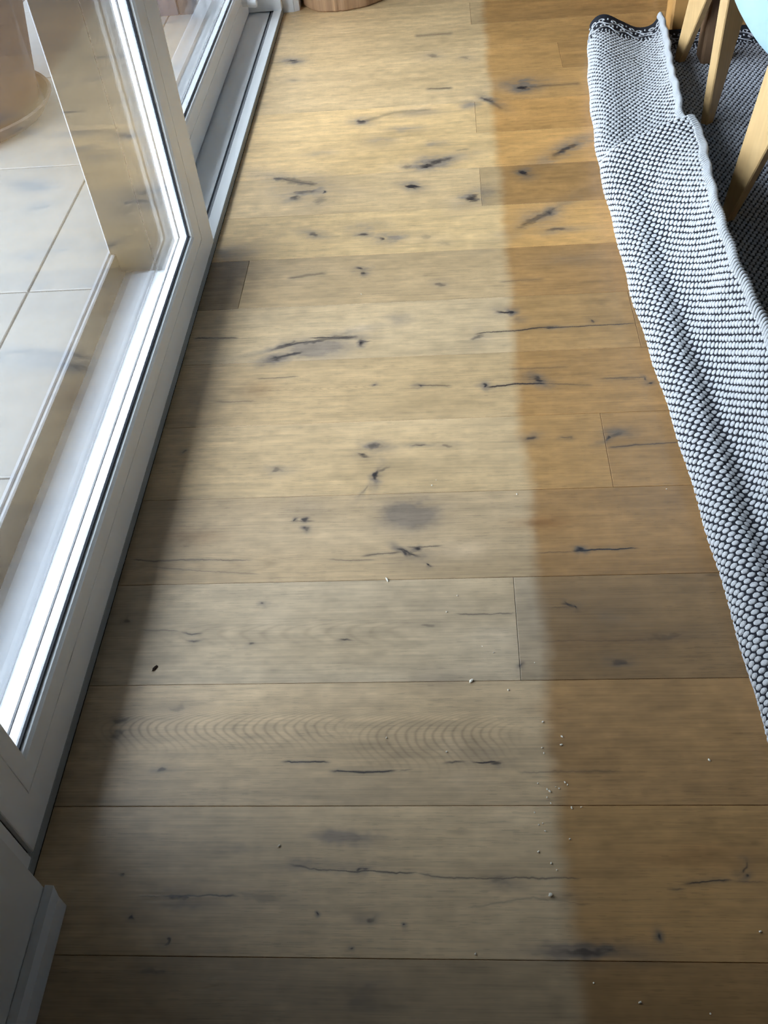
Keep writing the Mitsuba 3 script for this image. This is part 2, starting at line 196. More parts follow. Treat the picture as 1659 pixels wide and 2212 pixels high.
def oak(p, n, uv):
    i = dr.floor(uv.x / 10.0)
    u, v = uv.x - 10 * i - 5.0, uv.y
    x, y = p.x, p.y
    r1, r2, r3 = plank_rand(i, 1), plank_rand(i, 2), plank_rand(i, 3)
    tone = dr.gather(mi.Float, TONES, mi.UInt32(dr.clip(i, 0, len(PL_TONE) - 1)))
    grey_falloff = dr.gather(mi.Float, GREY_FALLOFF, mi.UInt32(dr.clip(i, 0, len(PL_TONE) - 1)))
    warm = dr.gather(mi.Float, WARMS, mi.UInt32(dr.clip(i, 0, len(PL_TONE) - 1)))
    streak, fine = wood_grain(u, v, r1)
    blotch = fbm(u * 5 + r2 * 40, v * 13 + 5, octaves=4)
    cloud = fbm(u * 1.6 + r3 * 20, v * 9 + 9, octaves=2)
    # wandering distortion for the knots
    wx = x + 0.026 * (fbm(x * 30, y * 44, 2.0) - 0.5) + 0.005 * (noise(x * 150, y * 150) - 0.5)
    wy = y + 0.014 * (fbm(x * 26, y * 50, 5.0) - 0.5) + 0.004 * (noise(x * 140, y * 170, 9.0) - 0.5)
    grey, dark, pale, brown = mi.Float(0), mi.Float(0), mi.Float(0), mi.Float(0)
    for kx, ky, a, b, kind, s in HA:
        d2 = dr.square((wx - kx) / a) + dr.square((wy - ky) / b)
        g = s * dr.exp(-1.3 * d2)
        if kind == 0:
            grey = dr.maximum(grey, g)
        elif kind == 1:
            pale = dr.maximum(pale, g)
        else:
            brown = dr.maximum(brown, g)
    rag = 0.9 * (fbm(x * 120, y * 260, 4.0) - 0.5)
    wid = 0.55 + 0.9 * noise(x * 55, y * 90, 6.0)
    for kx, ky, a, b, an, s in KN:
        c, q = math.cos(an), math.sin(an)
        dx, dy = wx - kx, wy - ky
        d2 = dr.square((dx * c + dy * q) / (a * 1.3)) + dr.square((dy * c - dx * q) / (b * 1.3))
        dark = dr.maximum(dark, s * (0.55 * (1 - smoothstep(0.0, 0.75, d2 + rag)) + 0.45 * dr.exp(-2.2 * d2)))
        grey = dr.maximum(grey, 0.8 * s * dr.exp(-0.26 * d2))
    jy = y + 0.0035 * (fbm(x * 40, y * 6, 1.0) - 0.5) + 0.0012 * (noise(x * 260, 0.3) - 0.5)
    for x1, y1, x2, y2, hw, s, first, last in CR:
        ex, ey = x2 - x1, y2 - y1
        L = math.hypot(ex, ey)
        ex, ey = ex / L, ey / L
        t = (x - x1) * ex + (jy - y1) * ey
        o = dr.abs((jy - y1) * ex - (x - x1) * ey)
        end = (smoothstep(-0.006, 0.012, t) if first else smoothstep(-0.002, 0.0, t)) * (smoothstep(-0.006, 0.012, L - t) if last else smoothstep(-0.002, 0.0, L - t))
        dark = dr.maximum(dark, s * end * dr.exp(-dr.square(o / (hw * wid))))
        grey = dr.maximum(grey, 0.3 * s * end * dr.exp(-dr.square(o / (hw * 4))))
    # cathedral figure of the flat-sawn boards
    fig = mi.Float(0)
    for cx0, cx1, cy, hw, lam, sgn, s in CATH:
        vv = (y - cy + 0.004 * (noise(x * 30, y * 30) - 0.5)) / hw
        ph = (x + sgn * 0.055 * dr.square(vv) * (1 + 0.5 * vv)) / lam + 0.8 * fbm(x * 14, y * 40)
        ring = dr.power(0.5 + 0.5 * dr.cos(2 * math.pi * ph), 3.0)
        win = smoothstep(cx0 - 0.05, cx0 + 0.04, x) * smoothstep(cx1 + 0.05, cx1 - 0.04, x) * dr.exp(-dr.square(vv) * 1.1)
        fig = dr.maximum(fig, s * ring * win * (0.6 + 0.4 * fine))
    # colours: bleached by the sun beside the door, honey-coloured where the rug lay
    edge = x + 0.02 * (fbm(x * 9, y * 9) - 0.5) + 0.008 * (noise(y * 60, x * 60) - 0.5)
    kept = smoothstep(BLEACH_X - 0.012, BLEACH_X + 0.018, edge)
    pore = noise(u * 16 + r3 * 9, v * 230) * 0.6 + 0.4 * noise(u * 40, v * 330, 4.0)
    tick = smoothstep(0.70, 0.86, noise(u * 75 + r2 * 30, v * 1150, 2.0)) * (0.35 + 0.65 * smoothstep(0.4, 0.6, blotch))
    hair = noise(u * 18 + r1 * 5, v * 720, 5.0)
    mott = fbm(u * 40 + r1 * 8, v * 75, 3.0, octaves=3)
    sh = (streak - 0.5) * 0.20 + (fine - 0.5) * 0.10 + (pore - 0.5) * 0.16 + (hair - 0.5) * 0.16 - tick * 0.16 + (blotch - 0.5) * 0.42 + (mott - 0.5) * 0.38 + (cloud - 0.5) * 0.25
    pale_oak = mix((0.56, 0.375, 0.178), (0.49, 0.31, 0.138), warm)
    honey = mix((0.46, 0.25, 0.083), (0.41, 0.205, 0.065), warm)
    pale_oak = mix(pale_oak, (0.40, 0.335, 0.255), dr.clip(grey_falloff * (0.75 + 0.5 * cloud), 0, 1))  # greyer boards and near sky sheen, both put into the bleached colour
    honey = mix(honey, (0.225, 0.143, 0.070), dr.clip(grey_falloff * 1.15, 0, 1))  # near honey boards darkened to follow the light falloff
    c = mix(pale_oak, honey, kept) * (1.0 + 0.85 * sh) * tone
    c = mix(c, c * mi.Color3f(0.60, 0.55, 0.50), dr.clip(fig, 0, 1) * 0.75)
    c = mix(c, c * mi.Color3f(1.22, 1.25, 1.35), dr.clip(pale * (0.5 + blotch), 0, 1))
    c = mix(c, c * mi.Color3f(0.68, 0.58, 0.5), dr.clip(brown * (0.6 + 0.7 * blotch), 0, 1))
    lum = mi.luminance(c)
    ragged = 0.35 + 0.65 * smoothstep(0.34, 0.62, 0.5 * mott + 0.5 * blotch)
    c = mix(c, lum * mi.Color3f(0.60, 0.46, 0.34), dr.clip(grey * ragged * 1.5, 0, 0.95))
    c = mix(c, mi.Color3f(0.018, 0.014, 0.016), dr.clip(dark * (0.55 + 0.9 * streak), 0, 0.96))
    return dr.clip(c, 0.0, 0.95)


def oak_bump(p, n, uv):
    i = dr.floor(uv.x / 10.0)
    return noise((uv.x - 10 * i) * 12, uv.y * 380) + 0.6 * fbm(uv.x * 6, uv.y * 60)


def oak_rough(p, n, uv):
    return 0.36 + 0.12 * fbm(p.x * 5, p.y * 14)


# planks: rows 0.1833 m deep across the door direction; seam k lies at y = Y0 - W*k
Y0, WP = 2.0078, 0.1833
JOINT = {-8: 0.9, -7: 0.612, -6: 1.62, -5: 0.8595, -4: 1.9, -3: 0.606, -2: 1.75, -1: 0.607, 0: 2.1, 1: 0.0868, 2: 0.8864, 3: 2.3, 4: 0.788, 5: 1.9, 6: 0.6155, 7: 2.0, 8: 1.7}
TONE_ROW = {-8: (1, 1), -7: (.98, .86), -6: (.97, 1), -5: (1.05, .95), -4: (1.05, 1), -3: (1.17, 1.05), -2: (1.17, 1.05), -1: (1.13, .9), 0: (1.18, 1.02), 1: (.58, .97), 2: (1.02, .85),
            3: (.93, .9), 4: (.98, .85), 5: (.9, .95), 6: (1.0, .85), 7: (1.1, .69), 8: (1.1, .75), 9: (.8, .75)}
WARM_ROW = {1: (1, .7), 2: (.1, .3), 3: (.5, .5), 5: (.9, .9), 6: (.1, .8), 7: (.7, .7), 0: (0, .2), 8: (.2, .2)}
planks, PL_GREY_FALLOFF = [], []
GREY_FALLOFF_ROW = {-2: 0.0, -3: 0.0, 0: 0.05, 1: 0.25, 2: 0.35, 3: 0.2, 4: 0.25, 5: 0.38, 6: 0.65, 7: 0.48, 8: 0.4, 9: 0.35}  # greyer boards, plus sky sheen and light falloff painted in per row
for k in range(-14, 20):
    y1, y0 = Y0 - WP * k, Y0 - WP * (k + 1)
    j = JOINT.get(k, 0.5 + 1.9 * ((k * 0.618) % 1))
    x_end = 6.2
    cuts = [0.0006, j] + [q for q in (j + 2.2, j + 4.4) if q < x_end - 0.3] + [x_end]
    tones, warms = TONE_ROW.get(k, (1, .9)), WARM_ROW.get(k, (.3, .6))
    for a in range(len(cuts) - 1):
        planks.append((cuts[a], cuts[a + 1], y0, y1))
        PL_GREY_FALLOFF.append(GREY_FALLOFF_ROW.get(k, 0.15))
        PL_TONE.append((tones[min(a, 1)], warms[min(a, 1)]))
TONES = mi.Float([t for t, _ in PL_TONE])
GREY_FALLOFF = mi.Float(PL_GREY_FALLOFF)
WARMS = mi.Float([w for _, w in PL_TONE])
CATH = [(0.05, 0.36, 0.655, 0.030, 0.0135, -1, 1.0), (0.40, 0.58, 0.640, 0.040, 0.0125, -1, 0.9), (0.18, 0.40, 1.372, 0.012, 0.016, -1, 0.45),
        (0.03, 0.26, 0.945, 0.018, 0.05, 1, 0.6), (0.10, 0.45, 0.812, 0.022, 0.032, -1, 0.5)]

scene['oak_mat'] = {'type': 'twosided', 'bsdf': {'type': 'bumpmap', 'arbitrary': proc(oak_bump, eps=5e-4), 'scale': 0.00016,
                    'bsdf': {'type': 'principled', 'base_color': proc(oak), 'roughness': proc(oak_rough), 'specular': 1.0}}}
scene['subfloor_mat'] = solid((0.012, 0.009, 0.007), 0.9, 0.1)
scene['white_frame'] = solid((0.78, 0.79, 0.79), 0.32, 0.5)
scene['white_wall'] = solid((0.70, 0.70, 0.68), 0.9, 0.2)
scene['warm_wall'] = solid((0.13, 0.115, 0.095), 0.9, 0.2)
scene['ceiling_mat'] = solid((0.20, 0.19, 0.175), 0.9, 0.2)
scene['gasket_mat'] = solid((0.012, 0.014, 0.02), 0.5, 0.4)
scene['spacer_white'] = solid((0.88, 0.89, 0.9), 0.4, 0.5)
scene['track_white'] = solid((0.84, 0.86, 0.88), 0.4, 0.5)
scene['grey_sill'] = solid((0.27, 0.285, 0.31), 0.45, 0.5)
scene['shade_taupe'] = solid((0.03, 0.026, 0.021), 0.45, 0.4)  # dark taupe standing in for shade on the stile and sill faces
scene['front_grey'] = solid((0.30, 0.31, 0.30), 0.5, 0.4)
scene['gap_shade'] = solid((0.05, 0.05, 0.055), 0.6, 0.3)
scene['pane_glass'] = {'type': 'thindielectric', 'int_ior': 1.52, 'ext_ior': 1.0}

# ---------------------------------------------------------------- floor
add('floor', box(-0.02, 6.25, -1.7, 4.8, -0.06, -0.0125), 'subfloor_mat')
lab('floor', 'wide knotty oak plank floor, sun-bleached beside the sliding door', 'floor', kind='structure')
for i, (x0, x1, y0, y1) in enumerate(planks):
    g, b = 0.0003, 0.0005
    m = loft([[(x0 + g, y0 + g, -0.012), (x1 - g, y0 + g, -0.012), (x1 - g, y1 - g, -0.012), (x0 + g, y1 - g, -0.012)],
              [(x0 + g, y0 + g, -b), (x1 - g, y0 + g, -b), (x1 - g, y1 - g, -b), (x0 + g, y1 - g, -b)],
              [(x0 + g + b, y0 + g + b, 0), (x1 - g - b, y0 + g + b, 0), (x1 - g - b, y1 - g - b, 0), (x0 + g + b, y1 - g - b, 0)]])
    uv = np.stack([10 * i + 5 + m.vertices[:, 0], m.vertices[:, 1]], 1)
    add(num('floor__plank', i), m, 'oak_mat', uv=uv)

# ---------------------------------------------------------------- the room
XW = 0.036
DY0, DY1, DZ1 = 0.436, 3.318, 2.15
left = trimesh.util.concatenate([box(-0.24, XW, -1.7, 0.421, -0.02, 2.5), box(-0.24, -0.0012, 0.421, 0.4362, -0.02, 2.5), box(-0.24, XW, 3.3195, 4.8, -0.02, 2.5), box(-0.24, XW, 0.421, 3.3195, DZ1 + 0.012, 2.5)])
add('wall_left', left, 'white_wall')
lab('wall_left', 'white wall around the sliding door', 'wall', kind='structure')
add('wall_right', box(6.2, 6.4, -1.7, 4.8, -0.02, 2.5), 'warm_wall')
lab('wall_right', 'plain wall of the room on the table side', 'wall', kind='structure')
add('wall_back', box(-0.24, 6.4, 4.8, 5.0, -0.02, 2.5), 'warm_wall')
lab('wall_back', 'plain wall beyond the log stool', 'wall', kind='structure')
add('wall_front', box(-0.24, 6.4, -1.9, -1.7, -0.02, 2.5), 'warm_wall')
lab('wall_front', 'plain wall behind the viewer', 'wall', kind='structure')
add('ceiling', box(-0.24, 6.4, -1.9, 5.0, 2.5, 2.6), 'ceiling_mat')
lab('ceiling', 'plain ceiling', 'ceiling', kind='structure')


def shoe(y0, y1, miter_hi):
    prof = [(XW + .001, 0.0005), (0.053, 0.0005), (0.053, 0.030), (0.047, 0.038), (XW + .001, 0.040)]
    m = extrude_y(prof, y0, y1)
    v = m.vertices.copy()
    sel = (v[:, 1] > y1 - 1e-6) if miter_hi else (v[:, 1] < y0 + 1e-6)
    v[sel, 1] += (-1 if miter_hi else 1) * np.clip(v[sel, 0] - 0.047, 0, 1) * 1.6
    m.vertices = v
    return m


add('baseboard_left', shoe(-1.7, 0.424, True), 'white_frame')
lab('baseboard_left', 'low white skirting board with chamfered end at the near side of the door', 'skirting board', kind='structure')
add('baseboard_left_001', shoe(3.3195, 4.8, False), 'white_frame')
lab('baseboard_left_001', 'low white skirting board at the far end of the door, beside the log stool', 'skirting board', kind='structure')

# ---------------------------------------------------------------- door threshold with its tracks
thr = [(0.0, 0.0005), (0.0, 0.0155), (-0.0015, 0.0170), (-0.0275, 0.0170), (-0.0290, 0.0140), (-0.0350, 0.0140), (-0.0355, 0.0060), (-0.0405, 0.0060), (-0.0410, 0.0120),
       (-0.1150, 0.0110), (-0.1155, 0.0170), (-0.1280, 0.0170), (-0.1290, 0.0130), (-0.1700, 0.0080), (-0.1900, 0.0000), (-0.1930, 0.0560), (-0.1960, 0.0590), (-0.2000, 0.0590),
       (-0.2010, 0.0550), (-0.2050, 0.0550), (-0.2060, 0.0600), (-0.2110, 0.0600), (-0.2130, 0.0560), (-0.2130, -0.06), (-0.0220, -0.06), (-0.0220, 0.0005)]
add('trim_1', extrude_y(thr, DY0, DY1), 'grey_sill')
add('trim_1__front_plate', extrude_y([(0.0004, 0.0004), (0.0004, 0.0156), (-0.0010, 0.0170), (-0.0013, 0.0170), (0.0001, 0.0155), (0.0001, 0.0004)], DY0, DY1), 'front_grey')
lab('trim_1__front_plate', 'dark grey front edge of the threshold')
lab('trim_1', 'grey metal threshold of the sliding door with its tracks', 'threshold', kind='structure')
add('trim_1__track', extrude_y([(-0.0412, 0.0121), (-0.0412, 0.0127), (-0.1145, 0.0117), (-0.1145, 0.0111)], DY0 + .001, DY1 - .001), 'track_white')
lab('trim_1__track', 'pale flat running track of the threshold')
add('trim_1__cover_strip', extrude_y([(-0.0016, 0.0172), (-0.0018, 0.0176), (-0.0272, 0.0176), (-0.0272, 0.0171)], DY0 + .001, DY1 - .001), 'white_frame')
lab('trim_1__cover_strip', 'white cover strip on top of the threshold')


def jamb(y0, y1):
    return extrude_y([(-0.0005, 0.0176), (-0.0005, DZ1), (-0.2125, DZ1), (-0.2125, 0.061), (-0.194, 0.061), (-0.190, 0.0176)], y0, y1)


add('trim_2', jamb(0.4365, 0.4655), 'white_frame')
lab('trim_2', 'white door jamb at the near end of the sliding door', 'door jamb', kind='structure')
add('trim_3', jamb(3.290, 3.318), 'white_frame')
lab('trim_3', 'white door jamb at the far end of the threshold', 'door jamb', kind='structure')
add('trim_4', box(-0.2125, -0.0005, 0.4365, 3.318, DZ1 - 0.0, DZ1 + 0.0115), 'white_frame')
lab('trim_4', 'white head of the sliding door frame', 'door frame', kind='structure')


def sash(root, y0, y1, z0, z1, xf, wbot, wnear, wfar, text):
    """A glazed sash; xf = room-side face, frame face widths of the rails (wbot) and of the near and far stiles."""
    def prof(w):
        return [(0.0, xf - 0.001), (0.001, xf), (w * 0.62, xf), (w * 0.62 + .0004, xf - 0.0010), (w * 0.62 + .0014, xf - 0.0010), (w * 0.62 + .0018, xf), (w - 0.001, xf), (w, xf - 0.001),
                (w + 0.0035, xf - 0.004), (w + 0.004, xf - 0.009), (w + 0.004, xf - 0.013), (w + 0.000, xf - 0.013), (w + 0.000, xf - 0.030), (w + 0.001, xf - 0.030), (w + 0.001, xf - 0.034), (w - 0.006, xf - 0.043),
                (w - 0.012, xf - 0.046), (0.001, xf - 0.046), (0.0, xf - 0.045)]
    names = {'bottom': 'rail', 'top': 'rail_001', 'near': 'stile', 'far': 'stile_001'}
    corners = [(y0, z0, 1, 1), (y1, z0, -1, 1), (y1, z1, -1, -1), (y0, z1, 1, -1)]
    ph = prof(wbot)
    rings = [[(x, cy + sy * iv, cz + sz * ih) for (iv, x), (ih, _) in zip(prof(wnear if sy > 0 else wfar), ph)] for cy, cz, sy, sz in corners]
    for k, (a, b) in {'bottom': (0, 1), 'far': (1, 2), 'top': (2, 3), 'near': (3, 0)}.items():
        m = trimesh.Trimesh(*cap_loft(rings[a], rings[b], ph), process=False)
        if m.volume < 0:
            m.invert()
        add(root + '__' + names[k], m, 'white_frame')
    iy0, iy1, iz0, iz1 = y0 + wnear, y1 - wfar, z0 + wbot, z1 - wbot
    def rim(inset0, inset1, xa, xb):
        pr = [(inset0, xa), (inset1, xa), (inset1, xb), (inset0, xb)]
        return trimesh.util.concatenate(list(frame_pieces(iy0, iy1, iz0, iz1, pr).values()))
    add(root + '__gasket', trimesh.util.concatenate([rim(0.0042, 0.0075, xf - 0.0088, xf - 0.0125), rim(0.0012, 0.0036, xf - 0.0304, xf - 0.0335)]), 'gasket_mat')
    lab(root + '__gasket', 'black rubber glazing seal')
    add(root + '__spacer', rim(0.0005, 0.0048, xf - 0.0165, xf - 0.0285), 'spacer_white')
    lab(root + '__spacer', 'bright spacer bar between the panes')
    for q, xg in enumerate((xf - 0.0145, xf - 0.0300)):
        v = np.array([(xg, iy0 - .0, iz0), (xg, iy1, iz0), (xg, iy1, iz1), (xg, iy0, iz1)])
        scene[num(root + '__pane', q)] = mikit.ply((v, np.array([[0, 1, 2], [0, 2, 3]])), 'pane_glass')
    labels[root] = {'label': text, 'category': 'door', 'kind': 'structure'}


sash('door_1', 0.473, 1.882, 0.0182, DZ1 - 0.006, 0.0005, 0.0915, 0.078, 0.137, 'white sliding door sash with double glazing, nearest the viewer')
sash('door_2', 1.780, 3.288, 0.0182, DZ1 - 0.004, -0.108, 0.100, 0.100, 0.100, 'fixed white glazed door panel behind the empty track')
ring = list(frame_pieces(1.780, 3.288, 0.0606, DZ1 - 0.004, [(0.0, -0.1625), (0.088, -0.1625), (0.088, -0.2000), (0.084, -0.2055), (0.002, -0.2055), (0.0, -0.2030)]).values())
add('door_2__outer_frame', trimesh.util.concatenate(ring), 'grey_sill')
lab('door_2__outer_frame', 'grey outer frame on the weather side')
add('door_2__stile_shade', trimesh.util.concatenate([box(-0.2005, -0.110, 1.7755, 1.7798, 0.0610, DZ1 - 0.01), box(-0.1885, -0.110, 1.7755, 1.7798, 0.0178, 0.0610)]), 'shade_taupe')  # added dark cover that paints the stile side as shaded
lab('door_2__stile_shade', 'added dark strip painting shade on the side of the fixed panel stile')
add('trim_1__sill_shade', extrude_y([(-0.1893, 0.0010), (-0.1923, 0.0570), (-0.1927, 0.0570), (-0.1898, 0.0006)], DY0 + .001, DY1 - .001), 'shade_taupe')  # shade of the room-facing sill side, painted as a dark plate
lab('trim_1__sill_shade', 'thin dark plate painting shade on the inner face of the outer sill')
add('door_1__shade_fin', box(-0.1070, -0.0520, 1.772, 1.779, 0.0190, DZ1 - 0.01), 'shade_taupe')  # added to block light in the gap and darken the stile behind
lab('door_1__shade_fin', 'dark fin added to block light in the gap behind the sliding panel')
add('trim_2__seal', box(-0.050, -0.007, 0.4658, 0.4727, 0.0182, DZ1 - 0.01), 'gap_shade')  # added filler: stops the light leak and paints the recess dark
lab('trim_2__seal', 'dark filler added as shade in the gap beside the sliding panel')
# a white bump stop on the fixed panel
st = lathe([(0.010, 0.0), (0.011, 0.018), (0.014, 0.020), (0.015, 0.040), (0.012, 0.046), (0.004, 0.048)], 20)
st.apply_transform(trimesh.transformations.rotation_matrix(math.pi / 2, (0, 1, 0)))
st.apply_translation((-0.1085, 3.205, 0.075))
add('door_2__bump_stop', st, 'white_frame', smooth=35)
lab('door_2__bump_stop', 'round white rubber bump stop')
# ---------------------------------------------------------------- the rug: one sheet, its left margin folded over and propped against the chair legs


def catmull(pts, m=12):
    p = np.array(pts, float)
    p = np.vstack([2 * p[0] - p[1], p, 2 * p[-1] - p[-2]])
    out = []
    for i in range(1, len(p) - 2):
        for t in np.linspace(0, 1, m, endpoint=False):
            out.append(0.5 * ((2 * p[i]) + (-p[i - 1] + p[i + 1]) * t + (2 * p[i - 1] - 5 * p[i] + 4 * p[i + 1] - p[i + 2]) * t ** 2 + (-p[i - 1] + 3 * p[i] - 3 * p[i + 1] + p[i + 2]) * t ** 3))
    out.append(p[-2])
    return np.array(out)


RT = 0.0045       # thickness of the rug
FLAP = [  # y, then (x, z) of the visible side from the floor up over the fold to the free edge
    (2.975, [(1.010, .001), (.978, .006), (.957, .030), (.975, .056), (1.005, .060), (1.045, .040), (1.095, .016), (1.135, .020), (1.156, .050)]),
    (2.730, [(.985, .001), (.945, .007), (.925, .032), (.943, .060), (.972, .064), (1.015, .052), (1.065, .040), (1.110, .050), (1.133, .075)]),
    (2.470, [(.965, .001), (.922, .008), (.900, .036), (.918, .066), (.948, .072), (.990, .066), (1.035, .062), (1.078, .076), (1.098, .100)]),
    (2.250, [(.955, .001), (.906, .010), (.886, .042), (.902, .072), (.930, .080), (.968, .076), (1.012, .080), (1.052, .100), (1.074, .126)]),
    (2.130, [(.950, .001), (.902, .010), (.880, .042), (.892, .072), (.920, .080), (.958, .078), (1.000, .084), (1.040, .106), (1.060, .130)]),
    (2.085, [(.949, .001), (.901, .010), (.879, .042), (.889, .074), (.917, .086), (.956, .088), (1.000, .098), (1.038, .120), (1.058, .140)]),
    (2.045, [(.948, .001), (.900, .010), (.877, .044), (.886, .082), (.914, .108), (.954, .126), (.998, .146), (1.036, .160), (1.066, .163)]),
    (1.985, [(.946, .001), (.900, .010), (.877, .042), (.886, .078), (.914, .102), (.952, .122), (.996, .144), (1.036, .160), (1.066, .165)]),
    (1.800, [(.945, .001), (.902, .009), (.880, .036), (.888, .068), (.912, .090), (.944, .102), (.982, .142), (1.020, .178), (1.042, .190)]),
    (1.600, [(.945, .001), (.905, .008), (.882, .032), (.890, .062), (.914, .080), (.948, .082), (.978, .124), (1.002, .182), (1.016, .212)]),
    (1.400, [(.950, .001), (.912, .008), (.891, .030), (.900, .060), (.924, .076), (.954, .070), (.976, .112), (.994, .184), (1.006, .220)]),
    (1.200, [(.958, .001), (.922, .008), (.900, .030), (.909, .060), (.934, .073), (.962, .065), (.984, .106), (1.000, .182), (1.012, .221)]),
    (0.950, [(.964, .001), (.930, .008), (.908, .030), (.918, .060), (.942, .073), (.970, .065), (.992, .104), (1.008, .180), (1.020, .220)]),
    (0.600, [(.970, .001), (.936, .008), (.915, .030), (.924, .054), (.944, .066), (.966, .078), (.992, .112), (1.014, .180), (1.026, .220)]),
    (0.250, [(.972, .001), (.938, .008), (.917, .030), (.926, .054), (.946, .066), (.968, .078), (.994, .112), (1.016, .180), (1.028, .220)]),
]
NS = 64
SS = np.linspace(0, 1, NS)
secs = []
for yq, cp in FLAP:
    c = catmull(cp)
    d = np.r_[0, np.cumsum(np.linalg.norm(np.diff(c, axis=0), axis=1))]
    t = SS * d[-1]
    secs.append(np.stack([np.interp(t, d, c[:, 0]), np.full(NS, yq), np.interp(t, d, c[:, 1])], 1))
secs = np.array(secs)[::-1]                       # y ascending
ky = secs[:, 0, 1]
from scipy.interpolate import PchipInterpolator, RectBivariateSpline
YF = np.linspace(ky[0], ky[-1], 260)
GX = PchipInterpolator(ky, secs[:, :, 0], axis=0)(YF)
GZ = PchipInterpolator(ky, secs[:, :, 2], axis=0)(YF)
wob = 0.0022 * np.sin(YF * 31)[:, None] * np.sin(SS * 3.0)[None] + 0.0016 * np.sin(YF * 57 + 1)[:, None] * SS[None] ** 2
GX = GX + wob
SPX, SPZ = RectBivariateSpline(YF, SS, GX, kx=3, ky=3), RectBivariateSpline(YF, SS, GZ, kx=3, ky=3)
ARC = 0.285


def flap(s, y):
    """Point and outward unit normal of the folded margin; s from 0 (floor) to 1 (free edge)."""
    s, y = np.asarray(s, float), np.asarray(y, float)
    p = np.stack([SPX.ev(y, s), y, np.maximum(SPZ.ev(y, s), 0.0006)], -1)
    ds = np.stack([SPX.ev(y, s, dy=1), 0 * y, SPZ.ev(y, s, dy=1)], -1)
    dy_ = np.stack([SPX.ev(y, s, dx=1), 1 + 0 * y, SPZ.ev(y, s, dx=1)], -1)
    n = np.cross(ds, dy_)
    n /= np.linalg.norm(n, axis=-1, keepdims=True)
    ds /= np.linalg.norm(ds, axis=-1, keepdims=True)
    dy_ /= np.linalg.norm(dy_, axis=-1, keepdims=True)
    return p, n, ds, dy_


def sheet(P, N, th):
    """A closed thin sheet from a grid of points P (a x b x 3) and normals."""
    a, b = P.shape[:2]
    top, bot = P.reshape(-1, 3), (P - N * th).reshape(-1, 3)
    f = []
    i, j = np.meshgrid(np.arange(a - 1), np.arange(b - 1), indexing='ij')
    q = np.stack([i * b + j, i * b + j + 1, (i + 1) * b + j + 1, (i + 1) * b + j], -1).reshape(-1, 4)
    f = np.vstack([q[:, [0, 1, 2]], q[:, [0, 2, 3]]])
    o = a * b
    rim = [(x, y) for r in ([(k, k + 1) for k in range(b - 1)], [((a - 1) * b + k + 1, (a - 1) * b + k) for k in range(b - 1)],
                            [((k + 1) * b, k * b) for k in range(a - 1)], [(k * b + b - 1, (k + 1) * b + b - 1) for k in range(a - 1)]) for x, y in r]
    side = [t for x, y in rim for t in ((y, x, x + o), (y, x + o, y + o))]
    m = trimesh.Trimesh(np.vstack([top, bot]), np.vstack([f, f[:, ::-1] + o, np.array(side)]), process=False)
    if m.volume < 0:
        m.invert()
    return m


YE = 2.945                                          # far end of the rug
ys = np.linspace(0.27, YE, 230)
ss = np.linspace(0.0, 1.0, 64)
S_, Y_ = np.meshgrid(ss, ys)
P_, N_, _, _ = flap(S_, Y_)
# the flat part that carries on from the fold under the chairs (its upper side shows)
core = sheet(P_, N_, RT)
flat = bevel_box(0.93, 2.45, 0.27, YE, 0.0006, 0.0062, 0.001)
fv = flat.vertices.copy()
x_at = np.interp(fv[:, 1], ys, P_[:, 0, 0]) - 0.004
fv[:, 0] = np.where(fv[:, 0] < 1.0, x_at, fv[:, 0])
flat.vertices = fv


def yarn(p, n, uv):
    k = noise(p.x * 900, p.y * 900, p.z * 900)
    return mi.Color3f(0.47, 0.475, 0.485) * (0.88 + 0.2 * k)


def yarn_grey(p, n, uv):
    k = noise(p.x * 700, p.y * 700, p.z * 700)
    return mi.Color3f(0.40, 0.41, 0.45) * (0.85 + 0.3 * k)


scene['rug_black'] = solid((0.020, 0.021, 0.026), 0.95, 0.1)
scene['yarn_white'] = textured(yarn, 0.9, 0.15)
scene['yarn_grey'] = textured(yarn_grey, 0.9, 0.15)
add('rug', trimesh.util.concatenate([core, flat]), 'rug_black', smooth=40)
lab('rug', 'black and white woven rug with its margin folded up against the chair legs', 'rug')


def domes(C, U, V, N, ru, rv, h, seg=8, levels=((1.0, -0.15), (0.90, 0.6), (0.6, 0.95))):
    """Rounded yarn bumps: centres C, tangents U, V, normals N."""
    ang = (np.arange(seg) + 0.5) * 2 * np.pi / seg
    sq = 1 / np.maximum(np.abs(np.cos(ang)), np.abs(np.sin(ang))) ** 0.75
    loc = [(r * sq[k] * np.cos(ang[k]), r * sq[k] * np.sin(ang[k]), z) for r, z in levels for k in range(seg)] + [(0, 0, 1.0)]
    loc = np.array(loc)
    ru, rv, h = (np.broadcast_to(q, (len(C),)) for q in (ru, rv, h))
    v = C[:, None] + loc[None, :, :1] * (ru[:, None, None] * U[:, None]) + loc[None, :, 1:2] * (rv[:, None, None] * V[:, None]) + loc[None, :, 2:] * (h[:, None, None] * N[:, None])
    f = []
    L = len(levels)
    for l in range(L - 1):
        for k in range(seg):
            a, b = l * seg + k, l * seg + (k + 1) % seg
            f += [(a, b, b + seg), (a, b + seg, a + seg)]
    top = L * seg
    f += [((L - 1) * seg + k, (L - 1) * seg + (k + 1) % seg, top) for k in range(seg)]
    f = np.array(f)
    if np.dot(np.cross(U[0], V[0]), N[0]) < 0:
        f = f[:, ::-1]
    nv = len(loc)
    F = (f[None] + (np.arange(len(C)) * nv)[:, None, None]).reshape(-1, 3)
    return v.reshape(-1, 3), F


